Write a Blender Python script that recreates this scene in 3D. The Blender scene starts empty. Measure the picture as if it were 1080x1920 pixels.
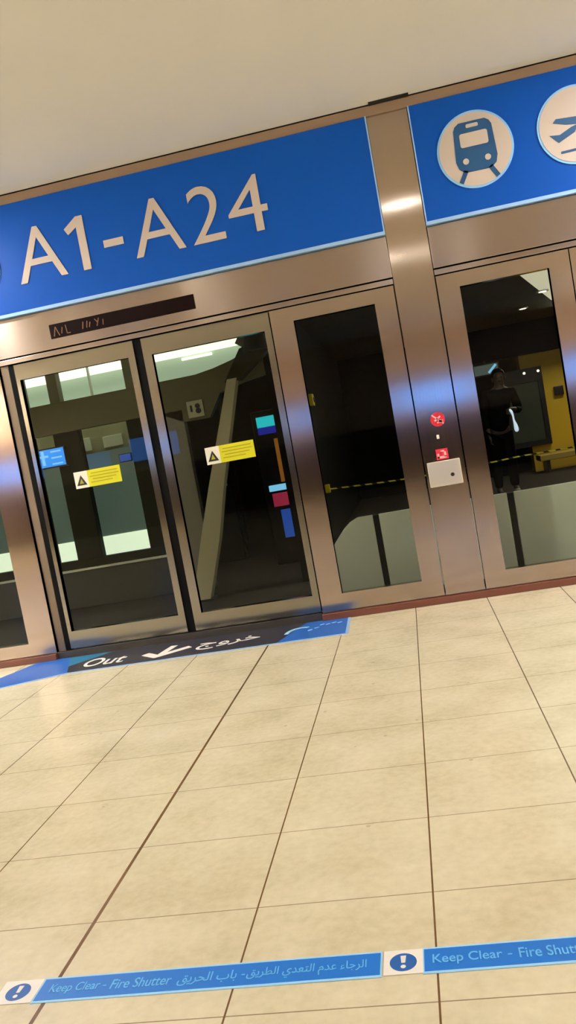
import bpy, bmesh, math, random
from mathutils import Vector, Matrix
random.seed(4)
S = bpy.context.scene
C = S.collection
PI = math.pi

# ------------------------------------------------------------------ materials
def lin(c):
    return tuple(((v/255)/12.92 if v/255 <= .04045 else ((v/255+.055)/1.055)**2.4) for v in c)

def mat(name, rgb, rough=.5, metal=0, emit=None, estr=1, spec=.5, noise=0, nscale=20, aniso=0):
    m = bpy.data.materials.new(name); m.use_nodes = True
    nt = m.node_tree; b = nt.nodes['Principled BSDF']
    col = lin(rgb) + (1,)
    b.inputs['Base Color'].default_value = col
    b.inputs['Roughness'].default_value = rough
    b.inputs['Metallic'].default_value = metal
    b.inputs['Specular IOR Level'].default_value = spec
    if aniso:
        b.inputs['Anisotropic'].default_value = aniso
        t = nt.nodes.new('ShaderNodeTangent'); t.direction_type = 'RADIAL'; t.axis = 'Z'
        nt.links.new(t.outputs[0], b.inputs['Tangent'])
    if emit:
        b.inputs['Emission Color'].default_value = lin(emit) + (1,)
        b.inputs['Emission Strength'].default_value = estr
    if noise:
        tc = nt.nodes.new('ShaderNodeTexCoord'); n = nt.nodes.new('ShaderNodeTexNoise')
        n.inputs['Scale'].default_value = nscale; n.inputs['Detail'].default_value = 4
        mx = nt.nodes.new('ShaderNodeMix'); mx.data_type = 'RGBA'
        mx.inputs['A'].default_value = tuple(v*(1-noise) for v in col[:3]) + (1,)
        mx.inputs['B'].default_value = tuple(min(1, v*(1+noise)) for v in col[:3]) + (1,)
        nt.links.new(tc.outputs['Object'], n.inputs['Vector'])
        nt.links.new(n.outputs['Fac'], mx.inputs['Factor'])
        nt.links.new(mx.outputs['Result'], b.inputs['Base Color'])
    return m

def steel_mat(name, rgb, rough=.3, aniso=.7, axis='Z'):
    """brushed stainless steel: fine grain along one axis"""
    m = mat(name, rgb, rough, 1)
    nt = m.node_tree; b = nt.nodes['Principled BSDF']
    b.inputs['Anisotropic'].default_value = aniso
    t = nt.nodes.new('ShaderNodeCombineXYZ')
    t.inputs[0].default_value = 1 if axis == 'X' else 0
    t.inputs[2].default_value = 1 if axis == 'Z' else 0
    nt.links.new(t.outputs[0], b.inputs['Tangent'])
    tc = nt.nodes.new('ShaderNodeTexCoord'); mp = nt.nodes.new('ShaderNodeMapping')
    mp.inputs['Scale'].default_value = (260, 260, 2) if axis == 'X' else (2, 260, 260)
    n = nt.nodes.new('ShaderNodeTexNoise'); n.inputs['Scale'].default_value = 1
    r = nt.nodes.new('ShaderNodeMapRange')
    r.inputs['To Min'].default_value = rough*.85; r.inputs['To Max'].default_value = rough*1.15
    nt.links.new(tc.outputs['Object'], mp.inputs[0]); nt.links.new(mp.outputs[0], n.inputs['Vector'])
    nt.links.new(n.outputs['Fac'], r.inputs['Value']); nt.links.new(r.outputs[0], b.inputs['Roughness'])
    return m

def glass_mat(name, tint):
    m = bpy.data.materials.new(name); m.use_nodes = True
    nt = m.node_tree; nt.nodes.clear()
    o = nt.nodes.new('ShaderNodeOutputMaterial'); mix = nt.nodes.new('ShaderNodeMixShader')
    tr = nt.nodes.new('ShaderNodeBsdfTransparent'); gl = nt.nodes.new('ShaderNodeBsdfGlossy')
    tr.inputs[0].default_value = tint + (1,); gl.inputs['Roughness'].default_value = .02
    lw = nt.nodes.new('ShaderNodeLayerWeight'); lw.inputs[0].default_value = .5
    p = nt.nodes.new('ShaderNodeMath'); p.operation = 'POWER'; p.inputs[1].default_value = 5
    a = nt.nodes.new('ShaderNodeMath'); a.operation = 'MULTIPLY_ADD'
    a.inputs[1].default_value = .95; a.inputs[2].default_value = .013
    nt.links.new(lw.outputs['Facing'], p.inputs[0]); nt.links.new(p.outputs[0], a.inputs[0])
    nt.links.new(a.outputs[0], mix.inputs[0]); nt.links.new(tr.outputs[0], mix.inputs[1])
    nt.links.new(gl.outputs[0], mix.inputs[2]); nt.links.new(mix.outputs[0], o.inputs[0])
    return m

def math_node(nt, op, a, b=None, c=None):
    n = nt.nodes.new('ShaderNodeMath'); n.operation = op
    for i, v in enumerate((a, b, c)):
        if v is None: continue
        if isinstance(v, (int, float)): n.inputs[i].default_value = v
        else: nt.links.new(v, n.inputs[i])
    return n.outputs[0]

def floor_mat():
    m = mat('polished_cream_stone', (226, 200, 160), .25, spec=.45)
    nt = m.node_tree; b = nt.nodes['Principled BSDF']
    tc = nt.nodes.new('ShaderNodeTexCoord'); sp = nt.nodes.new('ShaderNodeSeparateXYZ')
    nt.links.new(tc.outputs['Object'], sp.inputs[0])
    def line(src, origin, step, half):
        u = math_node(nt, 'MULTIPLY_ADD', src, 1/step, -origin/step)
        f = math_node(nt, 'FRACT', math_node(nt, 'ADD', u, 1000.5))
        d = math_node(nt, 'ABSOLUTE', math_node(nt, 'SUBTRACT', f, .5))
        return math_node(nt, 'LESS_THAN', d, half/step)
    lx = line(sp.outputs[0], -.1285, .4715, .0024)
    ly = line(sp.outputs[1], -3.822, .4115, .0017)
    # the wide expansion joint
    d = math_node(nt, 'ABSOLUTE', math_node(nt, 'ADD', sp.outputs[0], 1.0715))
    lj = math_node(nt, 'LESS_THAN', d, .0055)
    joint = math_node(nt, 'MAXIMUM', math_node(nt, 'MAXIMUM', lx, math_node(nt, 'MULTIPLY', ly, .75)), lj)
    # clouding, tile to tile variation and specks
    n1 = nt.nodes.new('ShaderNodeTexNoise'); n1.inputs['Scale'].default_value = 3.5; n1.inputs['Detail'].default_value = 8
    n2 = nt.nodes.new('ShaderNodeTexNoise'); n2.inputs['Scale'].default_value = 34; n2.inputs['Detail'].default_value = 3
    v = nt.nodes.new('ShaderNodeTexVoronoi'); v.inputs['Scale'].default_value = 5.5
    for n in (n1, n2, v): nt.links.new(tc.outputs['Object'], n.inputs['Vector'])
    r = nt.nodes.new('ShaderNodeValToRGB')
    r.color_ramp.elements[0].position = .3; r.color_ramp.elements[0].color = lin((192, 180, 148)) + (1,)
    r.color_ramp.elements[1].position = .7; r.color_ramp.elements[1].color = lin((224, 213, 185)) + (1,)
    e = r.color_ramp.elements.new(.5); e.color = lin((211, 200, 170)) + (1,)
    f = math_node(nt, 'MULTIPLY_ADD', n2.outputs['Fac'], .35, math_node(nt, 'MULTIPLY', n1.outputs['Fac'], .65))
    nt.links.new(f, r.inputs[0])
    sp2 = math_node(nt, 'MULTIPLY', math_node(nt, 'LESS_THAN', v.outputs['Distance'], .045), .3)
    mx = nt.nodes.new('ShaderNodeMix'); mx.data_type = 'RGBA'; mx.inputs['B'].default_value = lin((110, 82, 55)) + (1,)
    nt.links.new(sp2, mx.inputs['Factor']); nt.links.new(r.outputs[0], mx.inputs['A'])
    m2 = nt.nodes.new('ShaderNodeMix'); m2.data_type = 'RGBA'; m2.inputs['B'].default_value = lin((104, 74, 42)) + (1,)
    nt.links.new(joint, m2.inputs['Factor']); nt.links.new(mx.outputs['Result'], m2.inputs['A'])
    nt.links.new(m2.outputs['Result'], b.inputs['Base Color'])
    return m

def tape_mat():
    m = mat('hazard_tape', (220, 200, 40), .5)
    nt = m.node_tree; b = nt.nodes['Principled BSDF']
    tc = nt.nodes.new('ShaderNodeTexCoord'); sp = nt.nodes.new('ShaderNodeSeparateXYZ')
    nt.links.new(tc.outputs['Object'], sp.inputs[0])
    u = math_node(nt, 'FRACT', math_node(nt, 'ADD', math_node(nt, 'MULTIPLY', math_node(nt, 'ADD', sp.outputs[0], sp.outputs[2]), 7.5), 100))
    k = math_node(nt, 'LESS_THAN', u, .42)
    mx = nt.nodes.new('ShaderNodeMix'); mx.data_type = 'RGBA'
    mx.inputs['A'].default_value = lin((235, 222, 60)) + (1,); mx.inputs['B'].default_value = (.01, .01, .01, 1)
    nt.links.new(k, mx.inputs['Factor']); nt.links.new(mx.outputs['Result'], b.inputs['Base Color'])
    return m

M = dict(
    steel=steel_mat('brushed_steel', (178, 161, 146), .15, .9, 'X'),
    steelh=steel_mat('brushed_steel_header', (176, 159, 144), .24, .8, 'Z'),
    steels=steel_mat('brushed_steel_sliding', (152, 145, 128), .17, .88, 'X'),
    steeld=steel_mat('dull_steel', (120, 108, 92), .35, .5, 'Z'),
    plate=mat('bright_plate', (235, 225, 205), .28, .7),
    trim=mat('bronze_trim', (136, 114, 92), .5),
    sill=mat('red_brown_sill', (98, 54, 40), .45),
    thresh=mat('dark_threshold', (70, 66, 62), .35, .5),
    black=mat('black_rubber', (5, 5, 5), .7, spec=.1),
    gap=mat('dark_recess', (14, 10, 8), .8),
    floor=floor_mat(),
    ceil=mat('cream_plaster', (232, 230, 224), .85, noise=.02, nscale=3),
    hallwall=mat('tan_wall', (170, 154, 134), .7),
    wains=mat('dark_brown_panelling', (44, 30, 23), .6, spec=.2),
    blue=mat('sign_blue', (6, 72, 164), .4, spec=.15),
    bluedge=mat('sign_edge', (150, 190, 235), .3),
    white=mat('sign_white', (190, 177, 166), .5, spec=.25),
    discedge=mat('disc_edge_blue', (130, 190, 240), .5),
    icon=mat('icon_navy', (10, 70, 118), .5),
    glass=glass_mat('door_glass', (.86, .88, .83)),
    glassc=glass_mat('train_glass', (.9, .95, .9)),
    led=mat('led_window', (16, 3, 2), .5, spec=.08),
    ledon=mat('led_dots', (90, 55, 30), .5, emit=(150, 95, 50), estr=.25),
    yellow=mat('sticker_yellow', (198, 196, 4), .5),
    ytext=mat('sticker_print', (150, 142, 10), .5),
    swhite=mat('sticker_white', (225, 222, 205), .5),
    red=mat('sticker_red', (200, 30, 55), .5),
    pink=mat('sticker_pink', (235, 170, 175), .5),
    ink=mat('ink_black', (20, 18, 16), .5),
    matdark=mat('decal_navy', (40, 40, 52), .45),
    matblue=mat('decal_blue', (28, 92, 176), .45),
    matteal=mat('decal_teal', (30, 110, 150), .45),
    tapeblue=mat('tape_blue', (16, 104, 196), .45),
    tapeedge=mat('tape_edge', (150, 205, 245), .5),
    tapewhite=mat('tape_white', (235, 228, 220), .5),
    tapenavy=mat('tape_emblem', (20, 84, 160), .5),
    tapetext=mat('tape_print', (96, 176, 232), .5),
    # station beyond the glass
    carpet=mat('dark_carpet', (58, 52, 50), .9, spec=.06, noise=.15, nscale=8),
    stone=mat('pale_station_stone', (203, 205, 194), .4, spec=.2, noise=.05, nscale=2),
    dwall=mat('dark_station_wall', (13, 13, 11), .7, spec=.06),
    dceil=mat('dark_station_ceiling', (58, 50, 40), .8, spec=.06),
    olive=mat('olive_panel', (84, 78, 44), .6),
    dolive=mat('dark_olive', (48, 46, 26), .6, spec=.1),
    beigep=mat('beige_panel', (172, 162, 132), .6),
    endp=mat('end_panel_grey', (112, 106, 92), .6),
    darkpanel=mat('dark_car_panel', (38, 36, 22), .55),
    silver=mat('silver_ledge', (215, 215, 200), .4, .2),
    pillar=mat('dark_pillar', (32, 32, 22), .5, spec=.06),
    navy=mat('navy_fascia', (8, 9, 34), .5, spec=.06),
    ochre=mat('ochre_wall', (226, 184, 40), .6),
    board=mat('board_green', (54, 62, 48), .4),
    frame=mat('board_frame', (24, 18, 14), .4),
    boardtop=mat('board_header', (86, 40, 28), .4),
    bench=mat('ochre_bench', (190, 160, 80), .5),
    hazard=tape_mat(),
    hazyellow=mat('bracket_yellow', (210, 190, 30), .5),
    post=mat('post_black', (16, 16, 14), .4, spec=.06),
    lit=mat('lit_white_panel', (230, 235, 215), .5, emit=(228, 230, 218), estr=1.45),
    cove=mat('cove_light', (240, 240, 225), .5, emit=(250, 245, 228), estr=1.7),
    paleg=mat('pale_green_glow_panel', (150, 165, 140), .6, emit=(150, 170, 150), estr=.85),  # wall panel with its brightness put in as glow, no lamp
    teal=mat('teal_glow', (70, 84, 76), .4, emit=(92, 104, 100), estr=.6),  # glow put into the train's middle panel; also the dim screen display
    skyl=mat('lit_ceiling_panel', (220, 210, 190), .6, emit=(214, 206, 184), estr=.95),
    scr=mat('screen_blue', (10, 60, 140), .3, emit=(20, 140, 245), estr=1.3),
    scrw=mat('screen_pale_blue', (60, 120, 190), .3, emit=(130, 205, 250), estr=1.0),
    scrc=mat('screen_cyan', (10, 120, 150), .3, emit=(30, 205, 215), estr=.9),
    scrn=mat('screen_navy', (10, 20, 110), .3, emit=(14, 24, 150), estr=.9),
    orange=mat('orange_glow_panel', (150, 92, 24), .5, emit=(150, 92, 20), estr=.5),  # brightness of the kiosk panel put into its colour as glow
    redp=mat('magenta_panel', (150, 30, 60), .5, emit=(150, 30, 66), estr=.8),
    bluep=mat('blue_glow_panel', (20, 50, 120), .5, emit=(30, 76, 170), estr=.8),
    advert=mat('advert_screen', (40, 80, 200), .3, emit=(78, 150, 255), estr=6.5),
    lamp=mat('lamp_glass', (255, 240, 215), .4, emit=(255, 244, 226), estr=2.5),
    panlamp=mat('panel_lamp', (255, 250, 240), .4, emit=(255, 246, 230), estr=2),
    skin=mat('skin', (56, 40, 31), .6),
    cloth=mat('dark_jacket', (5, 5, 7), .8, spec=.06),
    trous=mat('dark_trousers', (5, 5, 6), .8, spec=.06),
    hair=mat('dark_hair', (14, 12, 10), .6, spec=.06),
    shoe=mat('black_shoe', (16, 15, 15), .5),
    shoew=mat('pale_shoe', (150, 150, 140), .6),
    pouch=mat('white_pouch_glow', (235, 240, 245), .5, emit=(200, 222, 255), estr=.9),  # glow added to the white colour to keep the item bright
)

# ------------------------------------------------------------------ helpers
def link(name, me, material, parent=None):
    o = bpy.data.objects.new(name, me); C.objects.link(o)
    if isinstance(material, str): material = M[material]
    if material and not me.materials: me.materials.append(material)
    if parent: 
        o.parent = parent
        o.matrix_parent_inverse = parent.matrix_world.inverted() if False else Matrix.Translation(-parent.location)
    return o

def tag(o, label=None, cat=None, group=None, kind=None):
    if label: o['label'] = label
    if cat: o['category'] = cat
    if group: o['group'] = group
    if kind: o['kind'] = kind
    return o

def empty(name, loc, label=None, cat=None, group=None, kind=None):
    o = bpy.data.objects.new(name, None); C.objects.link(o); o.location = loc
    o.empty_display_size = .1
    return tag(o, label, cat, group, kind)

class MB:
    def __init__(self): self.bm = bmesh.new()
    def box(self, x0, x1, y0, y1, z0, z1, bev=0):
        b = self.bm
        v = [b.verts.new(p) for p in ((x0,y0,z0),(x1,y0,z0),(x1,y1,z0),(x0,y1,z0),(x0,y0,z1),(x1,y0,z1),(x1,y1,z1),(x0,y1,z1))]
        fs = [b.faces.new([v[i] for i in q]) for q in ((3,2,1,0),(4,5,6,7),(0,1,5,4),(1,2,6,5),(2,3,7,6),(3,0,4,7))]
        if bev:
            es = list({e for f in fs for e in f.edges})
            bmesh.ops.bevel(b, geom=es, offset=bev, segments=2, affect='EDGES', profile=.5)
        return self
    def frame(self, X0, X1, Z0, Z1, x0, x1, z0, z1, y0, y1):
        """rectangular frame with an opening, mitred joints"""
        b = self.bm
        def ring(a0, a1, c0, c1, y): return [b.verts.new(p) for p in ((a0,y,c0),(a1,y,c0),(a1,y,c1),(a0,y,c1))]
        of, inf, ob, ib = ring(X0,X1,Z0,Z1,y0), ring(x0,x1,z0,z1,y0), ring(X0,X1,Z0,Z1,y1), ring(x0,x1,z0,z1,y1)
        for i in range(4):
            j = (i+1) % 4
            b.faces.new((of[i],of[j],inf[j],inf[i])); b.faces.new((ob[j],ob[i],ib[i],ib[j]))
            b.faces.new((of[j],of[i],ob[i],ob[j])); b.faces.new((inf[i],inf[j],ib[j],ib[i]))
        return self
    def prism(self, pts, axis, a, b_):
        """extrude a polygon of 2-D points: axis 'y' -> pts are (x,z); axis 'z' -> pts are (x,y); axis 'x' -> (y,z)"""
        b = self.bm
        P = {'y': lambda p, t: (p[0], t, p[1]), 'z': lambda p, t: (p[0], p[1], t), 'x': lambda p, t: (t, p[0], p[1])}[axis]
        A = [b.verts.new(P(p, a)) for p in pts]; B = [b.verts.new(P(p, b_)) for p in pts]
        b.faces.new(A); b.faces.new(B[::-1]); n = len(pts)
        for i in range(n): b.faces.new((A[i], B[i], B[(i+1)%n], A[(i+1)%n]))
        return self
    def cyl(self, c, r, h, axis='z', n=32, r2=None):
        r2 = r if r2 is None else r2
        rot = {'z': Matrix(), 'y': Matrix.Rotation(PI/2, 4, 'X'), 'x': Matrix.Rotation(PI/2, 4, 'Y')}[axis]
        bmesh.ops.create_cone(self.bm, cap_ends=True, segments=n, radius1=r, radius2=r2, depth=h, matrix=Matrix.Translation(c) @ rot)
        return self
    def ball(self, c, r, sc=(1,1,1), n=16):
        bmesh.ops.create_uvsphere(self.bm, u_segments=n*2, v_segments=n, radius=r, matrix=Matrix.Translation(c) @ Matrix.Diagonal((*sc, 1)))
        return self
    def add(self, me, mx=Matrix()):
        me.transform(mx); self.bm.from_mesh(me); return self
    def build(self, name, material, parent=None, smooth=False):
        me = bpy.data.meshes.new(name)
        bmesh.ops.recalc_face_normals(self.bm, faces=self.bm.faces[:])
        self.bm.to_mesh(me); self.bm.free()
        if smooth:
            for p in me.polygons: p.use_smooth = True
        return link(name, me, material, parent)

def rrect(cx, cz, w, h, r, n=6):
    out = []
    for sx, sz, a0 in ((1,1,0),(-1,1,PI/2),(-1,-1,PI),(1,-1,1.5*PI)):
        for i in range(n+1):
            a = a0 + PI/2*i/n
            out.append((cx + sx*(w/2-r) + r*math.cos(a), cz + sz*(h/2-r) + r*math.sin(a)))
    return out
def circ(cx, cz, r, n=48): return [(cx+r*math.cos(2*PI*i/n), cz+r*math.sin(2*PI*i/n)) for i in range(n)]
def bar(x0, z0, x1, z1, w):
    d = Vector((x1-x0, z1-z0)).normalized(); n = Vector((-d.y, d.x))*w/2
    return [(x0+n.x, z0+n.y), (x0-n.x, z0-n.y), (x1-n.x, z1-n.y), (x1+n.x, z1+n.y)]

def text_mesh(s, depth=.01, bold=0.0):
    """flat text in x-y with a little thickness, as a mesh with its own bounding box"""
    cu = bpy.data.curves.new('t', 'FONT'); cu.body = s; cu.extrude = depth/2; cu.offset = bold; cu.resolution_u = 6
    ob = bpy.data.objects.new('t', cu); C.objects.link(ob)
    dg = bpy.context.evaluated_depsgraph_get()
    me = bpy.data.meshes.new_from_object(ob.evaluated_get(dg))
    bpy.data.objects.remove(ob); bpy.data.curves.remove(cu)
    me.materials.clear()
    return me
def fit(me, x0, x1, y0, y1, t0, t1):
    xs = [v.co.x for v in me.vertices]; ys = [v.co.y for v in me.vertices]; zs = [v.co.z for v in me.vertices]
    def f(v, a, b, c, d): return c + (v-a)/max(b-a, 1e-6)*(d-c)
    ax, bx, ay, by, az, bz = min(xs), max(xs), min(ys), max(ys), min(zs), max(zs)
    for v in me.vertices:
        v.co = (f(v.co.x, ax, bx, x0, x1), f(v.co.y, ay, by, y0, y1), f(v.co.z, az, bz, t0, t1))
    return me
STAND = Matrix(((1,0,0,0),(0,0,-1,0),(0,1,0,0),(0,0,0,1)))      # text lying in x-y stands up facing -y

AR = {'ا':(0xFE8D,0xFE8E),'ب':(0xFE8F,),'ت':(0xFE95,),'ج':(0xFE9D,),'ح':(0xFEA1,),'خ':(0xFEA5,),'د':(0xFEA9,0xFEAA),'ر':(0xFEAD,0xFEAE),
      'ط':(0xFEC1,),'ع':(0xFEC9,),'ق':(0xFED5,),'ل':(0xFEDD,),'م':(0xFEE1,),'و':(0xFEED,0xFEEE),'ي':(0xFEF1,),'ء':(0xFE80,)}
def arabic(s):
    """joined letter shapes in left-to-right drawing order"""
    words = []
    for w in s.split(' '):
        o = []
        for i, ch in enumerate(w):
            if ch not in AR: o.append(ch); continue
            t = AR[ch]; prev = i > 0 and w[i-1] in AR and len(AR[w[i-1]]) == 1
            if ch == 'ء': o.append(chr(0xFE80)); continue
            nxt = i+1 < len(w) and w[i+1] in AR and w[i+1] != 'ء'
            if len(t) == 2: o.append(chr(t[1] if prev else t[0]))
            else: o.append(chr(t[0] + (3 if prev and nxt else 2 if nxt else 1 if prev else 0)))
        words.append(''.join(o[::-1]))
    return ' '.join(words[::-1])

# ------------------------------------------------------------------ hall shell
tag(MB().box(-10, 10, -12.4, .12, -.12, 0).build('floor', 'floor'), kind='structure')
cl = MB().box(-10, 10, -12.4, -.012, 3.26, 3.4)
tag(cl.build('ceiling', 'ceil'), kind='structure')
tag(MB().box(.11, .365, -.05, .0, 3.248, 3.262).build('trim_1', 'gap'), kind='structure')       # dark slit where ceiling panels end
tag(MB().box(-10.2, -10, -12.4, .3, -.12, 3.4).build('wall_left', 'hallwall'), kind='structure')
tag(MB().box(10, 10.2, -12.4, .3, -.12, 3.4).build('wall_right', 'hallwall'), kind='structure')
tag(MB().box(-10.2, 10.2, -12.6, -12.4, -.12, 3.4).build('wall_back', 'hallwall'), kind='structure')
tag(MB().box(-10, 10, -12.4, -12.36, 0, 1.3).build('trim_2', 'wains'), kind='structure')
# lit advert screens across the hall: the blue band in the brushed steel
for x0, x1 in ((-9.85, -8.3), (-6.2, -5.0), (-2.5, -1.95), (.1, 1.5), (3.5, 5.2)):
    e = empty('advert_screen', ((x0+x1)/2, -12.36, 1.75), 'blue lit advert screen on the hall wall opposite the doors', 'screen', 'advert screens opposite the doors')
    MB().box(x0, x1, -12.385, -12.33, 1.50, 2.08, .01).build('housing', 'frame', e)
    MB().box(x0+.03, x1-.03, -12.335, -12.325, 1.53, 2.05).build('display', 'advert', e)

# ------------------------------------------------------------------ facade
# structure behind the panels
wf = MB()
wf.box(-10, -2.72, .05, .12, 2.13, 3.3); wf.box(-2.72, 10, .05, .12, 2.13, 3.3)
wf.box(.0905, .3365, .05, .12, 0, 3.3)
tag(wf.build('wall_front', 'gap'), kind='structure')
tag(MB().box(-10, 10, -.014, .06, 3.188, 3.252, .003).build('trim_3', 'trim'), kind='structure')
tag(MB().box(-10, -2.72, -.03, .1, 0, .046, .004).build('trim_4', 'sill'), kind='structure')
tag(MB().box(-.762, 10, -.03, .1, 0, .046, .004).build('trim_12', 'sill'), kind='structure')
tag(MB().box(-2.72, -.762, .004, .1, 0, .05, .003).build('trim_13', 'thresh'), kind='structure')         # sill
tag(MB().box(-9.9, .081, 0, .05, 2.171, 2.436, .003).build('trim_5', 'steelh'), kind='structure')   # header over doors
tag(MB().box(.348, 9.9, 0, .05, 2.171, 2.436, .003).build('trim_6', 'steelh'), kind='structure')
tag(MB().box(-9.9, .081, 0.002, .05, 2.128, 2.162, .002).build('trim_7', 'steelh'), kind='structure')
tag(MB().box(.348, 9.9, 0.002, .05, 2.128, 2.162, .002).build('trim_8', 'steelh'), kind='structure')
tag(MB().box(.0845, .3425, -.002, .05, .05, 3.186).build('pillar', 'steel'), kind='structure')
tag(MB().box(-2.715, -2.655, .02, .08, .05, 2.125, .003).build('trim_9', 'steeld'), kind='structure')

def window(name, X0, X1, x0, x1, z0, z1, Z0=.05, Z1=2.119):
    e = empty(name, ((X0+X1)/2, 0, Z0), kind='structure')
    MB().frame(X0, X1, Z0, Z1, x0, x1, z0, z1, 0, .06).build('frame', 'steel', e)
    MB().box(x0-.005, x1+.005, .03, .038, z0-.005, z1+.005).build('pane', 'glass', e)
    return e
window('window_1', -4.6, -2.721, -4.45, -2.922, .142, 2.03)
window('window_2', -.757, .0755, -.604, -.060, .167, 2.027)
window('window_3', .3515, 1.181, .492, 1.052, .161, 2.027)
window('window_4', 1.188, 2.9, 1.33, 2.75, .161, 2.027)
d = empty('door_1', (-2.16, 0, .06), kind='structure')
MB().frame(-2.612, -1.728, .06, 2.118, -2.584, -1.775, .185, 2.01, .012, .06).build('frame', 'steels', d)
MB().box(-2.59, -1.77, .034, .042, .18, 2.015).build('pane', 'glass', d)
MB().box(-2.652, -2.613, .018, .07, .05, 2.12).build('rubber_seal', 'black', d)
d = empty('door_2', (-1.22, 0, .06), kind='structure')
MB().frame(-1.668, -.7665, .06, 2.118, -1.607, -.81, .178, 2.0, .012, .06).build('frame', 'steels', d)
MB().box(-1.612, -.805, .034, .042, .173, 2.005).build('pane', 'glass', d)
MB().box(-1.727, -1.669, .02, .07, .055, 2.12).build('rubber_seal', 'black', d)

# ------------------------------------------------------------------ blue gate signs
def sign(name, x0, x1, label):
    e = empty(name, ((x0+x1)/2, 0, 2.445), label, 'sign')
    MB().box(x0, x1, -.03, .05, 2.462, 3.186, .003).build('panel', 'blue', e)
    MB().box(x0, x1, -.034, .02, 2.440, 2.4615).build('bottom_edge', 'bluedge', e)
    return e
sg = sign('gate_sign', -4.3, .0815, 'wide blue sign reading A1-A24 above the sliding glass doors')
MB().box(.0725, .0815, -.034, .02, 2.462, 3.186).build('side_edge', 'bluedge', sg)
for ch, x0, x1, z0, z1 in (('A',-2.412,-2.062,2.637,2.998), ('A',-1.568,-1.218,2.637,2.998),
                           ('2',-1.165,-.94,2.637,3.002), ('4',-.902,-.637,2.637,2.998)):
    MB().add(fit(text_mesh(ch, .008, -.004), x0, x1, z0, z1, 0, .006), Matrix.Translation((0, -.03, 0)) @ STAND).build('letter', 'white', sg)
MB().prism([(-1.948,2.637),(-1.893,2.637),(-1.893,2.998),(-1.94,2.998),(-2.035,2.93),(-2.012,2.888),(-1.948,2.928)], 'y', -.03, -.036).build('letter', 'white', sg)
MB().box(-1.778, -1.638, -.036, -.03, 2.752, 2.800).build('dash', 'white', sg)
def disc(cx, cz, r, parent):
    MB().cyl((cx, -.034, cz), r, .008, 'y', 64).build('disc_rim', 'discedge', parent)
    return MB().cyl((cx, -.036, cz), r*.945, .01, 'y', 64).build('disc', 'white', parent)
disc(-2.775, 2.80, .235, sg)

sr = sign('pictogram_sign', .3455, 2.3, 'blue sign with round train and aeroplane pictograms right of the steel pillar')
MB().box(.3455, .3535, -.034, .02, 2.462, 3.186).build('side_edge', 'bluedge', sr)
cx, cz = .716, 2.832
t = disc(cx, cz, .236, sr)
ic = MB()
Y0, Y1 = -.044, -.040
ic.prism([(cx-.118,cz+.13),(cx-.105,cz+.155),(cx-.08,cz+.172),(cx+.08,cz+.172),(cx+.105,cz+.155),(cx+.118,cz+.13),(cx+.128,cz-.06),
          (cx+.115,cz-.105),(cx+.08,cz-.132),(cx-.08,cz-.132),(cx-.115,cz-.105),(cx-.128,cz-.06)], 'y', Y1, Y0)
ic.prism(bar(cx-.075, cz-.12, cx-.115, cz-.19, .028), 'y', Y1, Y0)
ic.prism(bar(cx+.075, cz-.12, cx+.115, cz-.19, .028), 'y', Y1, Y0)
tr = ic.build('train_pictogram', 'icon', sr)
w = MB()
w.prism(rrect(cx, cz+.062, .172, .085, .014), 'y', -.0425, -.047)
w.prism(rrect(cx, cz+.145, .075, .022, .008), 'y', -.0425, -.047)
w.prism(circ(cx-.068, cz-.065, .0185, 20), 'y', -.0425, -.047); w.prism(circ(cx+.068, cz-.065, .0185, 20), 'y', -.0425, -.047)
w.build('windscreen_and_lamps', 'white', tr)
cx, cz = 1.333, 2.84
disc(cx, cz, .236, sr)
pl = MB()
pl.prism([(1.195,2.875),(1.215,2.895),(1.34,2.885),(1.46,2.94),(1.50,2.945),(1.505,2.925),(1.47,2.895),(1.36,2.835),(1.27,2.85)], 'y', Y1, Y0)
pl.prism([(1.166,2.805),(1.225,2.797),(1.30,2.83),(1.345,2.84),(1.315,2.795),(1.215,2.752)], 'y', Y1, Y0)
pl.prism(bar(1.22, 2.69, 1.45, 2.695, .014), 'y', Y1, Y0)
pl.build('aeroplane_pictogram', 'icon', sr)

# ------------------------------------------------------------------ small things on the facade
e = empty('led_display', (-1.765, 0, 2.24), 'narrow black LED display with faint characters in the steel header', 'display')
MB().box(-2.29, -1.24, -.004, .02, 2.238, 2.336, .002).build('window', 'led', e)
for strokes in (((-2.262,2.252,-2.245,2.315),(-2.245,2.315,-2.222,2.252)), ((-2.205,2.262,-2.195,2.305),), ((-2.17,2.315,-2.165,2.256),(-2.165,2.257,-2.14,2.257)),
          ((-2.05,2.262,-2.04,2.31),), ((-2.02,2.265,-2.01,2.31),), ((-2.0,2.265,-1.99,2.30),), ((-1.955,2.312,-1.937,2.287),(-1.925,2.314,-1.945,2.262)), ((-1.90,2.262,-1.895,2.30),)):
    ld = MB()
    for a in strokes: ld.prism(bar(*a, .006), 'y', -.0045, -.006)
    ld.build('character', 'ledon', e)

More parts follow.
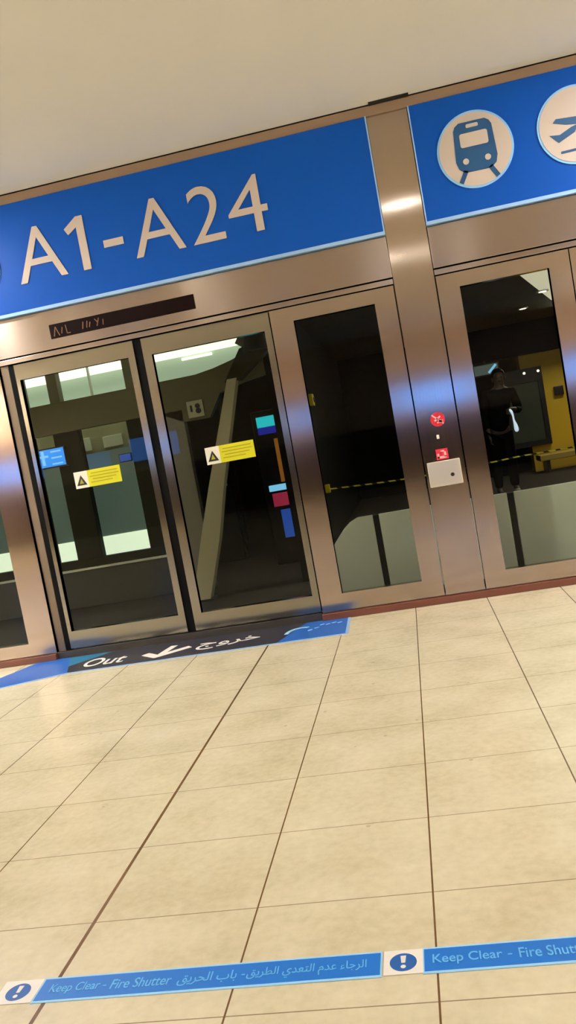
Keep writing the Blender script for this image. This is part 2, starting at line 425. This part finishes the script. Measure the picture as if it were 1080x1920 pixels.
def sticker(x, z, label, dz):
    e = empty('warning_sticker', (x+.17, .03, z), label, 'sticker', 'yellow warning stickers on the door glass')
    h = .118
    def sh(px, pz): return (x+px, z+pz)
    MB().box(x, x+.1, .029, .0335, z, z+h).build('white_panel', 'swhite', e)
    MB().box(x+.1, x+.345, .029, .0335, z, z+h).build('yellow_panel', 'yellow', e)
    tri = MB().prism([sh(.012,.02), sh(.088,.02), sh(.05,.092)], 'y', .0288, .0275).build('warning_triangle', 'ink', e)
    g = MB()
    g.prism([sh(.034,.032), sh(.066,.032), sh(.05,.068)], 'y', .0274, .0268)
    g.build('triangle_centre', 'ytext', tri)
    p = MB()
    for k, (a, b) in enumerate(((.125,.325),(.115,.33),(.135,.31),(.12,.28))):
        p.box(x+a, x+b, .0275, .0288, z+.09-.021*k, z+.096-.021*k)
    p.build('print', 'ytext', e)
sticker(-2.34, 1.185, 'yellow warning sticker on the left sliding door glass', 0)
sticker(-1.37, 1.187, 'yellow warning sticker on the right sliding door glass', 0)

e = empty('prohibition_sticker', (.217, -.002, 1.165), 'round red prohibition sticker on the steel pillar above the button', 'sticker')
MB().prism(circ(.217, 1.214, .047, 32), 'y', -.002, -.004).build('disc', 'red', e)
g = MB()
g.prism(bar(.182, 1.247, .252, 1.181, .009), 'y', -.0042, -.0055)
g.prism(bar(.196, 1.205, .236, 1.232, .011), 'y', -.0042, -.0055); g.prism(circ(.232, 1.2, .013, 16), 'y', -.0042, -.0055)
g.prism(bar(.21, 1.19, .25, 1.205, .008), 'y', -.0042, -.0055)
g.build('symbol', 'pink', e)
e = tag(MB().box(.192, .209, -.008, .0, 1.087, 1.114, .003).build('push_button', 'swhite'), 'small pale button on the steel pillar between two red stickers', 'button')
e = empty('alarm_sticker', (.209, -.002, .955), 'square red sticker on the steel pillar just above the metal plate', 'sticker')
MB().box(.17, .248, -.004, -.002, .95, 1.02).build('square', 'red', e)
g = MB(); g.box(.178, .235, -.0055, -.0042, .958, .972); g.box(.178, .19, -.0055, -.0042, .958, .99); g.box(.222, .235, -.0055, -.0042, .966, 1.0)
g.box(.20, .226, -.0055, -.0042, 1.0, 1.01)
g.build('symbol', 'pink', e)
e = empty('key_switch_plate', (.208, -.002, .776), 'bright metal key switch plate on the steel pillar beneath the red stickers', 'switch plate')
MB().box(.100, .315, -.016, -.001, .776, .942, .004).build('plate', 'plate', e)
MB().cyl((.254, -.018, .843), .0125, .012, 'y', 20).build('keyhole', 'frame', e)

# ------------------------------------------------------------------ floor sticker in front of the doors
e = empty('floor_sticker', (-1.8, -.25, 0), 'blue and black OUT floor sticker laid before the sliding doors', 'floor sticker')
Z0, Z1 = .0005, .003
MB().prism([(-2.45,-.462),(-1.02,-.466),(-.88,-.004),(-2.62,-.004)], 'z', Z0, Z1).build('dark_panel', 'matdark', e)
MB().prism([(-1.02,-.466),(-.567,-.468),(-.58,-.004),(-.88,-.004)], 'z', Z0, Z1).build('blue_end', 'matblue', e)
MB().prism([(-3.02,-.66),(-2.83,-.60),(-2.45,-.462),(-2.62,-.004),(-2.86,-.004),(-3.02,-.38)], 'z', Z0, Z1).build('blue_end', 'matblue', e)
MB().prism([(-2.52,-.28),(-2.36,-.10),(-2.30,-.02),(-2.62,-.02)], 'z', Z1, Z1+.0006).build('teal_patch', 'matteal', e)
ed = MB()
for a, b in (((-3.02,-.668),(-2.83,-.608)),((-2.83,-.608),(-2.45,-.47)),((-2.45,-.47),(-.564,-.476)),((-.567,-.47),(-.58,-.004))):
    ed.prism(bar(a[0], a[1], b[0], b[1], .018), 'z', Z0, Z1+.0004)
ed.build('white_border', 'bluedge', e)
def word(t, x0, x1, y0, y1, z0, m, par, bold=.005):
    MB().add(fit(text_mesh(t, .01, bold), x0, x1, y0, y1, z0, z0+.0008)).build('lettering', m, par)
word('Out', -2.40, -2.10, -.37, -.17, Z1, 'tapewhite', e, .01)
word(arabic('خروج'), -1.60, -1.17, -.35, -.15, Z1, 'tapewhite', e, .01)
ar = MB()
ar.prism(bar(-1.97,-.255,-1.845,-.375,.06), 'z', Z1, Z1+.001)
ar.prism(bar(-1.875,-.375,-1.66,-.215,.06), 'z', Z1+.0001, Z1+.0011)
ar.prism(bar(-1.845,-.36,-1.80,-.12,.05), 'z', Z1+.0002, Z1+.0012)
ar.build('arrow', 'tapewhite', e)
ca = MB()
pts = [(-.985+.09*(1-math.cos(a))*1.0, -.27+.13*math.sin(a)) for a in [PI*.02*i for i in range(0, 34)]]
for p, q in zip(pts, pts[1:]): ca.prism(bar(*p, *q, .03), 'z', Z1, Z1+.001)
ca.build('curved_arrow', 'tapeedge', e)
for x, y in ((-.84,-.25),(-.80,-.21),(-.77,-.14),(-.73,-.15),(-.69,-.13),(-.65,-.15)):
    MB().prism(bar(x, y, x+.025, y+.02, .014), 'z', Z1, Z1+.001).build('small_mark', 'tapeedge', e)

# ------------------------------------------------------------------ floor tape
e = empty('floor_tape', (-.4, -3.69, 0), 'blue Keep Clear Fire Shutter tape stuck across the stone floor', 'tape')
def tp(x): return -3.692 + .008*(x+.25)*0
ya, yb = -3.732, -3.641
for x0, x1 in ((-1.103,-.258),(-.157,.68)):
    MB().box(x0-.004, x1+.004, ya, yb, .0003, .0015).build('strip_edge', 'tapeedge', e)
    MB().box(x0, x1, ya+.008, yb-.006, .0004, .0020).build('blue_strip', 'tapeblue', e)
for x0, x1 in ((-1.212,-1.108),(-.250,-.160)):
    sq = MB().box(x0, x1, ya+.004, yb-.002, .0003, .0018).build('white_square', 'tapewhite', e)
    cx = (x0+x1)/2
    MB().prism(circ(cx, -3.687, .031), 'z', .0019, .0024).build('emblem_disc', 'tapenavy', sq)
    g = MB(); g.prism([(cx-.0065,-3.665),(cx+.0065,-3.665),(cx+.0045,-3.690),(cx-.0045,-3.690)], 'z', .0025, .0029)
    g.prism(circ(cx, -3.703, .006, 16), 'z', .0025, .0029)
    g.build('exclamation_mark', 'tapewhite', sq)
def tt(s, x0, x1, y0=-3.703, y1=-3.668): word(s, x0, x1, y0, y1, .0021, 'tapetext', e)
tt('Keep Clear', -1.075, -.945, -3.708); tt('-', -.937, -.928, -3.690, -3.686); tt('Fire Shutter', -.915, -.762, -3.703)
tt(arabic('الرجاء عدم التعدي الطريق'), -.575, -.29, -3.711, -3.667); tt('-', -.588, -.58, -3.690, -3.686); tt(arabic('باب الحريق'), -.745, -.60, -3.711, -3.667)
tt('Keep Clear', -.138, .018, -3.708); tt('-', .030, .040, -3.690, -3.686); tt('Fire Shutter', .055, .215, -3.703)

# ------------------------------------------------------------------ station beyond the glass: shell
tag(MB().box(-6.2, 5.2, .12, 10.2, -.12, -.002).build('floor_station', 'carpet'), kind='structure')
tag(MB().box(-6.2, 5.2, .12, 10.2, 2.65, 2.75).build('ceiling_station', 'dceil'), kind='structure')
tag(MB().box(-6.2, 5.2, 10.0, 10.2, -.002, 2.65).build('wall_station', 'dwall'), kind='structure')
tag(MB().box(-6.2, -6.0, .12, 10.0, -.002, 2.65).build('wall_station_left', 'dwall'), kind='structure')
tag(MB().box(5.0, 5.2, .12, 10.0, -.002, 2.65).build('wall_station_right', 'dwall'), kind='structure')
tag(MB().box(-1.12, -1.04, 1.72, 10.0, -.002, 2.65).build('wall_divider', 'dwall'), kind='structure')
tag(MB().box(2.16, 5.0, 9.6, 10.0, -.002, 2.08).build('wall_ochre', 'ochre'), kind='structure')
tag(MB().box(.95, 5.0, 9.5, 10.0, 2.09, 2.65).build('trim_10', 'navy'), kind='structure')
tag(MB().prism([(1.45,3.85),(1.51,4.01),(2.35,6.9),(4.6,6.9),(4.6,3.85)], 'z', 2.62, 2.655).build('trim_11', 'skyl'), kind='structure')

# ------------------------------------------------------------------ train waiting behind the left doors
e = empty('shuttle_train', (-4.2, 2.2, 0), 'dark olive train carriage with lit windows seen through the left doors', 'train')
MB().box(-5.95, -2.30, 2.2, 2.3, .0, .37, .005).build('lower_panel', 'darkpanel', e)
MB().box(-5.95, -2.30, 2.17, 2.31, .37, .392, .004).build('ledge', 'silver', e)
MB().box(-5.95, -2.30, 2.2, 2.3, .392, .475).build('sill_panel', 'pillar', e)
for x0, x1 in ((-5.95,-5.3),(-4.08,-3.62),(-3.40,-3.135),(-2.635,-2.30)):
    MB().box(x0, x1, 2.2, 2.3, .475, 1.75, .004).build('window_post', 'pillar', e)
up_ = MB(); up_.box(-5.95, -2.30, 2.2, 2.3, 1.75, 2.05, .004)
up_.box(-5.95, -1.5, 2.2, 2.3, 2.36, 2.64)
up_.prism([(-2.30,2.05),(-2.30,1.75),(-2.06,1.63),(-1.80,1.63),(-1.66,1.84),(-1.42,1.90),(-1.20,1.93),(-1.20,2.36),(-1.37,2.36),(-1.436,2.265),(-1.32,2.178),(-1.5,2.12),(-1.68,2.079),(-1.87,2.052)], 'y', 2.2, 2.3)
up_.build('upper_panel', 'olive', e)
for x0, x1 in ((-5.95,-3.62),(-3.36,-3.255)):
    MB().box(x0, x1, 2.2, 2.3, 2.05, 2.36).build('transom_post', 'olive', e)
MB().box(-2.93, -2.917, 2.2, 2.24, 2.05, 2.36).build('transom_bar', 'silver', e)
MB().box(-2.57, -2.32, 2.2, 2.3, 2.05, 2.36).build('transom_post', 'olive', e)
for x0, x1 in ((-5.3,-4.08),(-3.62,-3.40),(-3.135,-2.635)):
    MB().box(x0, x1, 2.245, 2.252, .475, 1.75).build('window_pane', 'glassc', e)
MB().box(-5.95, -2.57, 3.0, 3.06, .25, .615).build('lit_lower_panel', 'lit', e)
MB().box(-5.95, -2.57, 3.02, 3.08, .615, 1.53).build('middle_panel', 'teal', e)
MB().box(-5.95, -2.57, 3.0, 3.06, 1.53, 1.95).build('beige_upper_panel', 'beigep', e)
MB().box(-5.95, -1.46, 2.95, 3.01, 2.0, 2.345).build('pale_green_glow_panel', 'paleg', e)
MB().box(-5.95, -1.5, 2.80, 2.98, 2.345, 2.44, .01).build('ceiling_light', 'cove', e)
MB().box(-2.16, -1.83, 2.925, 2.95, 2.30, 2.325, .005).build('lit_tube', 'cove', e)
MB().box(-2.30, -2.06, 2.2, 2.3, .0, 1.75, .004).build('end_panel', 'endp', e)
for x0, x1, z0, z1 in ((-3.46,-3.34,1.56,1.70),(-3.2,-2.98,1.56,1.68)):
    MB().box(x0, x1, 2.98, 3.0, z0, z1, .004).build('pale_window', 'swhite', e)

e = empty('information_screen', (-3.42, 2.16, 1.43), 'small bright blue screen seen through the left sliding door', 'screen')
MB().box(-3.56, -3.28, 2.14, 2.195, 1.425, 1.625, .008).build('housing', 'frame', e)
dsp = MB().box(-3.545, -3.295, 2.134, 2.14, 1.44, 1.61).build('display', 'scr', e)
g = MB()
for x0, x1, z0, z1 in ((-3.53,-3.50,1.46,1.60),(-3.545,-3.46,1.535,1.555),(-3.43,-3.32,1.575,1.59),(-3.43,-3.32,1.515,1.53),(-3.43,-3.32,1.455,1.47)): g.box(x0, x1, 2.131, 2.134, z0, z1)
g.build('glowing_symbols', 'scrw', dsp)
e = empty('status_screen', (-2.73, 2.16, 1.36), 'tiny dim blue screen right of the yellow sticker on the left door', 'screen')
MB().box(-2.76, -2.63, 2.16, 2.195, 1.355, 1.44, .005).build('housing', 'frame', e)
MB().box(-2.75, -2.64, 2.154, 2.16, 1.365, 1.43).build('display', 'bluep', e)

# things behind the right sliding door
e = empty('slanted_brace', (-2.0, 1.5, 0), 'pale slanted post rising behind the right sliding door glass', 'post')
MB().prism([(-2.10,.0),(-1.94,.0),(-1.755,.53),(-1.63,.98),(-1.345,1.88),(-1.43,1.88),(-1.77,.98),(-1.93,.53)], 'y', 1.5, 1.62).build('shaft', 'beigep', e)
MB().prism([(-1.46,1.86),(-1.32,1.86),(-1.02,2.08),(-1.02,2.20),(-1.28,2.12)], 'y', 1.52, 1.66).build('curved_head', 'dolive', e)
MB().box(-2.14, -1.9, 1.47, 1.66, -.002, .012).build('foot_plate', 'pillar', e)
e = empty('service_door', (-2.6, 4, 0), 'black service door behind the slanted post', 'door')
MB().box(-2.95, -2.1, 3.96, 4.04, -.002, 1.80, .01).build('leaf', 'post', e)
MB().box(-2.19, -2.16, 3.90, 3.96, .9, 1.05, .004).build('handle', 'silver', e)
MB().box(-3.02, -2.06, 4.04, 4.12, -.002, 2.4).build('surround', 'pillar', e)
e = empty('notice', (-1.925, 2.19, 1.65), 'small beige notice with dark marks left of the slanted post', 'notice')
MB().box(-2.005, -1.845, 2.188, 2.199, 1.652, 1.812, .002).build('sheet', 'beigep', e)
g = MB(); g.prism(circ(-1.900, 1.757, .024, 20), 'y', 2.187, 2.184); g.prism(circ(-1.898, 1.712, .027, 20), 'y', 2.187, 2.184)
g.build('figure', 'ink', e); MB().box(-1.975, -1.955, 2.184, 2.187, 1.71, 1.77).build('side_mark', 'ink', e)
e = empty('vending_kiosk', (-1.36, 3.0, 0), 'tall dark kiosk with cyan screen and orange panel behind the right door', 'kiosk')
MB().box(-1.56, -1.14, 3.0, 3.5, -.002, 1.64, .015).build('body', 'post', e)
MB().box(-1.51, -1.21, 2.99, 3.0, 1.465, 1.575, .003).build('cyan_screen', 'scrc', e)
MB().box(-1.51, -1.25, 2.99, 3.0, 1.39, 1.462, .003).build('navy_screen', 'scrn', e)
MB().box(-1.36, -1.15, 2.99, 3.0, .87, 1.33, .003).build('orange_glow_panel', 'orange', e)
MB().box(-1.50, -1.18, 2.97, 3.0, .785, .85, .006).build('lit_tray', 'scrw', e)
MB().box(-1.48, -1.22, 2.985, 3.0, .62, .76, .003).build('magenta_panel', 'redp', e)
MB().box(-1.42, -1.15, 2.985, 3.0, .28, .58, .003).build('blue_panel', 'bluep', e)
e = empty('ceiling_speaker', (-1.35, 1.9, 2.65), 'round dark ceiling fitting at the top corner of the right sliding door', 'speaker')
MB().cyl((-1.13, 1.5, 2.14), .115, .13, 'z', 32, .09).build('drum', 'dolive', e)
MB().cyl((-1.13, 1.5, 2.43), .015, .45, 'z', 12).build('stem', 'pillar', e)

# middle and right panes
e = empty('alarm_box', (-1.02, 4.1, 1.65), 'yellow box on the dark wall behind the middle pane', 'box')
MB().box(-1.04, -.99, 4.05, 4.19, 1.64, 1.78, .008).build('case', 'hazyellow', e)
MB().cyl((-.985, 4.12, 1.71), .03, .012, 'x', 20).build('button', 'frame', e)
e = empty('barrier_tape', (-.2, 4.15, .6), 'thin yellow and black barrier tape strung across behind the panes', 'barrier tape')
b = bmesh.new(); prev = None
for i in range(61):
    x = -1.0 + 3.7*i/60; z = .642 - .035*math.sin(PI*min(1, (x+1.0)/2.2))*1.0
    cur = [b.verts.new((x, 4.15, z-.008)), b.verts.new((x, 4.15, z+.008)), b.verts.new((x, 4.153, z+.008)), b.verts.new((x, 4.153, z-.008))]
    if prev:
        for k in range(4): b.faces.new((prev[k], prev[(k+1)%4], cur[(k+1)%4], cur[k]))
    prev = cur
t = MB(); t.bm.free(); t.bm = b; t.build('webbing', 'hazard', e)
MB().box(-1.04, -.985, 4.11, 4.19, .60, .70, .006).build('wall_bracket', 'hazyellow', e)
MB().cyl((2.7, 4.15, .5), .025, 1.0, 'z', 20).build('end_post', 'post', e)
MB().cyl((2.7, 4.15, .012), .15, .024, 'z', 32).build('end_base', 'post', e)
e = empty('low_partition', (.5, .62, 0), 'low pale green partition panels standing behind the middle and right panes', 'partition')
MB().prism([(-.70,0),(-.345,0),(-.345,.602),(-.457,.602),(-.52,.575),(-.571,.534),(-.655,.44),(-.70,.36)], 'y', .6, .635).build('panel', 'stone', e)
MB().box(-.298, .64, .6, .635, 0, .602, .004).build('panel', 'stone', e)
MB().box(.688, 1.75, .6, .635, 0, .602, .004).build('panel', 'stone', e)
for x in (-.345, .64): MB().box(x+.002, x+.045, .61, .66, 0, .598, .003).build('joint_post', 'post', e)
e = empty('ochre_bench', (2.75, 9.2, 0), 'ochre bench beneath the yellow wall behind the right pane', 'bench')
MB().box(2.17, 4.2, 8.95, 9.45, .21, .31, .01).build('seat', 'bench', e)
for x in (2.27, 4.05): MB().box(x, x+.06, 8.98, 9.42, -.002, .21, .005).build('leg', 'frame', e)
e = empty('notice_board', (2.2, 9.55, .46), 'dark framed notice board on the yellow wall behind the person', 'notice board')
MB().frame(1.78, 2.50, .46, 1.84, 1.86, 2.42, .56, 1.6, 9.5, 9.59).build('frame', 'frame', e)
MB().box(1.86, 2.42, 9.53, 9.58, .56, 1.6).build('green_panel', 'board', e)
MB().box(1.86, 2.42, 9.52, 9.58, 1.6, 1.76).build('header_panel', 'boardtop', e)
for x in (2.2, 2.44): MB().ball((x, 9.48, 1.76), .022).build('lamp', 'lamp', e, True)
e = tag(MB().box(2.67, 2.83, 9.53, 9.6, 1.28, 1.44, .012).build('wall_box', 'frame'), 'small dark box on the yellow wall right of the notice board', 'box')
e = empty('cyan_screen', (1.55, 9.45, 1.85), 'dim cyan screen hung left of the person behind the right pane', 'screen')
MB().box(1.33, 1.80, 9.45, 9.5, 1.83, 2.06, .01).build('housing', 'frame', e)
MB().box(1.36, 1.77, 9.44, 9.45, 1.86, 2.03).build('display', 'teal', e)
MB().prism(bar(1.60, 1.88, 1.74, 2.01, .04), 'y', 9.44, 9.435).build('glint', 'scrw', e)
MB().box(1.54, 1.58, 9.46, 9.5, 2.05, 2.1).build('hanger', 'frame', e)
for x, y, l in ((2.02,7.4,'ceiling downlight farther back behind the right pane'),(2.02,5.65,'ceiling downlight near the bright ceiling panel behind the right pane')):
    e = empty('ceiling_downlight', (x, y, 2.65), l, 'downlight', 'station downlights')
    z = 2.615 if y < 6 else 2.645
    MB().cyl((x, y, z), .08, .02, 'z', 32).build('rim', 'silver', e)
    MB().cyl((x, y, z-.008), .05, .014, 'z', 32).build('lens', 'lamp', e)

# ------------------------------------------------------------------ person behind the right pane
def skin(name, verts, edges, material, parent, sub=2, root=0):
    me = bpy.data.meshes.new(name)
    me.from_pydata([v[:3] for v in verts], edges, [])
    o = bpy.data.objects.new(name, me); C.objects.link(o)
    md = o.modifiers.new('s', 'SKIN'); md.use_smooth_shade = True
    for i, v in enumerate(verts):
        r = v[3]; sv = me.skin_vertices[0].data[i]
        sv.radius = (r, r) if not isinstance(r, tuple) else r
        sv.use_root = (i == root)
    s = o.modifiers.new('u', 'SUBSURF'); s.levels = sub; s.render_levels = sub
    dg = bpy.context.evaluated_depsgraph_get()
    m2 = bpy.data.meshes.new_from_object(o.evaluated_get(dg))
    bpy.data.objects.remove(o); bpy.data.meshes.remove(me)
    m2.materials.clear()
    for p in m2.polygons: p.use_smooth = True
    return link(name, m2, material, parent)
px, py = 1.27, 6.42
P = lambda x, y, z, r: (px+x, py+y, z, r)
per = empty('person', (px, py, 0), 'person in dark clothes standing behind the right pane holding a white item', 'person')
# arms: hanging left arm (viewer's left) and bent forearm on the viewer's right
sx = .05
body = [P(.02,0,.97,.10),            # 0 pelvis
        P(.05,0,1.12,.13), P(.08,.01,1.30,.145), P(.10,.01,1.42,.12), P(.115,0,1.52,.055),   # 1-4 spine, neck
        P(.12,-.015,1.60,.075), P(.125,-.005,1.68,.085), P(.125,.0,1.735,.055),              # 5-7 head
        P(-.06,0,.84,.07), P(-.085,-.01,.50,.062), P(-.10,.02,.10,.042), P(-.10,-.12,.035,.035),   # 8-11 leg
        P(.10,0,.84,.07), P(.12,-.01,.50,.062), P(.13,.02,.10,.042), P(.15,-.12,.035,.035),        # 12-15 leg
        P(-.08,.01,1.43,.062), P(-.145,.02,1.17,.047), P(-.13,-.05,.93,.033), P(-.125,-.07,.86,.03),   # 16-19 arm
        P(.28,.01,1.42,.062), P(.33,.0,1.16,.047), P(.24,-.20,1.18,.034), P(.20,-.25,1.19,.030)]     # 20-23 arm
ed = [(0,1),(1,2),(2,3),(3,4),(4,5),(5,6),(6,7),(0,8),(8,9),(9,10),(10,11),(0,12),(12,13),(13,14),(14,15),(3,16),(16,17),(17,18),(18,19),(3,20),(20,21),(21,22),(22,23)]
def hand(base, d, side):
    """palm and five fingers curling from a wrist point"""
    global body, ed
    w = len(body)
    bx, by, bz = base
    d = Vector(d).normalized(); s = Vector(side).normalized(); n = d.cross(s)
    pc = Vector((bx, by, bz)) + d*.045
    body.append((*pc, .028)); ed.append((fromi, w))
    for k, (off, ln) in enumerate(((-.030,.055),(-.010,.066),(.010,.062),(.028,.048))):
        a = pc + d*.035 + s*off; b_ = a + d*ln*.55 + n*.008; c = b_ + d*ln*.30 + n*.022
        i = len(body); body += [(*a, .0095), (*b_, .0088), (*c, .0075)]; ed.extend([(w, i), (i, i+1), (i+1, i+2)])
    a = pc - s*.036; b_ = a - s*.018 + d*.03 + n*.01
    i = len(body); body += [(*a, .0105), (*b_, .009)]; ed.extend([(w, i), (i, i+1)])
fromi = 19; hand(body[19][:3], (0,-.1,-1), (0,1,0))
fromi = 23; hand(body[23][:3], (-.5,-.8,-.25), (0,.2,1))
skin('body', body, ed, 'skin', per)
g = lambda r: r
jk = [P(.015,.0,.86,.165), P(.05,0,1.12,.155), P(.08,.01,1.30,.17), P(.10,.01,1.43,.135), P(.113,.005,1.495,.07),
      P(-.08,.01,1.44,.08), P(-.148,.02,1.17,.064), P(-.135,-.045,.95,.05), P(.28,.01,1.43,.08), P(.335,.0,1.155,.064), P(.25,-.18,1.178,.05)]
skin('jacket', jk, [(0,1),(1,2),(2,3),(3,4),(3,5),(5,6),(6,7),(3,8),(8,9),(9,10)], 'cloth', per)
tj = [P(.02,0,.99,.15), P(-.065,0,.86,.115), P(-.088,-.01,.50,.085), P(-.10,.02,.09,.068), P(.105,0,.86,.115), P(.122,-.01,.50,.085), P(.13,.02,.09,.068)]
skin('trousers', tj, [(0,1),(1,2),(2,3),(0,4),(4,5),(5,6)], 'trous', per)
for x, m in ((-.10, 'shoe'), (.135, 'shoew')):
    skin('shoe', [P(x,.05,.045,.042), P(x,-.05,.045,.046), P(x+.01,-.15,.035,.036)], [(0,1),(1,2)], m, per)
h = MB(); h.ball((px+.125, py+.022, 1.695), .098, (.95, .98, .95), 14)
hb = h.bm
bmesh.ops.delete(hb, geom=[v for v in hb.verts if v.co.y < py-.045 and v.co.z < 1.72], context='VERTS')
hr = h.build('hair', 'hair', per, True)
fx_, fy_ = px+.122, py-.088
MB().prism([(fy_-.022,1.605),(fy_+.01,1.60),(fy_+.012,1.655)], 'x', fx_-.014, fx_+.014).build('nose', 'skin', per)
for s in (-1, 1):
    MB().ball((fx_+s*.032, fy_+.012, 1.655), .012).build('eye', 'ink', per, True)
    MB().ball((fx_+s*.088, fy_+.09, 1.635), .026, (.45,.8,1.2)).build('ear', 'skin', per, True)
MB().box(fx_-.024, fx_+.024, fy_+.004, fy_+.03, 1.566, 1.576, .003).build('mouth', 'boardtop', per)
e = empty('hanging_pouch', (1.44, 6.1, .86), 'small white item with added glow dangling from the hand of the person', 'pouch')
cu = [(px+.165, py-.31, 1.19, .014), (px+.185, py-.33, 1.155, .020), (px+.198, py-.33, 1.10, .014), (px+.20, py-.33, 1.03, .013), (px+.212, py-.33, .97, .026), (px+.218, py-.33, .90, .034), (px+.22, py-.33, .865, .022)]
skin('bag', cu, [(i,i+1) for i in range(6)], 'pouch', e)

# ------------------------------------------------------------------ lights
def area(name, loc, size, energy, col, rot=(0,0,0), sy=None):
    l = bpy.data.lights.new(name, 'AREA'); l.energy = energy; l.color = col; l.size = size
    if sy: l.shape = 'RECTANGLE'; l.size_y = sy
    o = bpy.data.objects.new(name, l); C.objects.link(o); o.location = loc; o.rotation_euler = rot
    return o
warm = (1.0, 1.0, .99)
def hall_light(x, y, energy):
    e = empty('hall_light', (x, y, 3.26), 'square ceiling light far back in the hall above the stone floor', 'ceiling light', 'hall ceiling lights')
    MB().frame(x-.62, x+.62, y-.62, y+.62, x-.57, x+.57, y-.57, y+.57, 0, .03).build('rim', 'trim', e).data.transform(Matrix(((1,0,0,0),(0,0,1,0),(0,1,0,3.235),(0,0,0,1))))
    MB().box(x-.57, x+.57, y-.57, y+.57, 3.248, 3.262).build('diffuser', 'panlamp', e)
    area('hall_lamp', (x, y, 3.23), 1.1, energy, warm)
for x in (-8.6, 5.3, 8.6): hall_light(x, -9.6, 26)
def downlight(x, y, energy):
    e = empty('hall_downlight', (x, y, 3.26), 'round recessed downlight in the hall ceiling before the doors', 'downlight', 'hall downlights')
    MB().cyl((x, y, 3.255), .085, .016, 'z', 40).build('rim', 'white', e)
    MB().cyl((x, y, 3.248), .062, .012, 'z', 40).build('lens', 'lamp', e)
    l = bpy.data.lights.new('downlight_lamp', 'AREA'); l.shape = 'DISK'; l.size = .12; l.energy = energy; l.color = warm
    o = bpy.data.objects.new('downlight_lamp', l); C.objects.link(o); o.location = (x, y, 3.238)
for x in (-6.0, -3.9, -1.8, .3, 2.4, 4.5): downlight(x, -2.42, 2.6)
for x in (-6.4, -4.7, -3.3, 2.1, 3.6, 5.2): downlight(x, -1.0, 52)  # row added out of view to brighten the floor near the doors
for x in (-6.0, -3.95, -2.0, .03, 1.03, 3.0, 5.0): downlight(x, -4.7, 4)
# unseen uplights added at the side walls to brighten the ceiling
area('added_uplight_left', (-9.7, -6, 2.6), .3, 2000, warm, (PI, -.5, 0), 11)
area('added_uplight_right', (9.7, -6, 2.6), .3, 2000, warm, (PI, .5, 0), 11)
area('station_lamp', (1.2, 3.6, 2.6), 2.2, 36, (.97, 1.0, .87), (0,0,0), 3.0)
area('station_lamp_far', (3.1, 8.2, 2.6), .7, 70, (1, .92, .7), (-.5,0,0))
area('train_lamp', (-2.9, 1.0, 2.6), 1.2, 9, (.95, 1.0, .75), (.3,0,0), .5)
area('train_inner_lamp', (-3.6, 2.65, 2.62), 2.5, 14, (.98, 1.0, .82), (0,0,0), .3)

wd = bpy.data.worlds.new('world'); S.world = wd; wd.use_nodes = True
wd.node_tree.nodes['Background'].inputs[0].default_value = (.01, .01, .01, 1)

# ------------------------------------------------------------------ camera: hand-held, rolled
cam = bpy.data.cameras.new('camera'); co = bpy.data.objects.new('camera', cam); C.objects.link(co)
f = 1523.32
cam.sensor_fit = 'VERTICAL'; cam.sensor_height = 36; cam.lens = f*36/1920; cam.clip_start = .02
R = Vector((.97370937, .14174054, -.17832466)); D = Vector((-.16473884, -.10249856, -.98099702)); F = Vector((-.15732507, .98458299, -.07645364))
m = Matrix((R, -D, -F)).transposed().to_4x4(); m.translation = (0, -5.44675, 1.2)
co.matrix_world = m
S.camera = co
S.view_settings.view_transform = 'Standard'; S.view_settings.look = 'None'
S.view_settings.exposure = 0; S.view_settings.gamma = 1; S.view_settings.use_curve_mapping = False
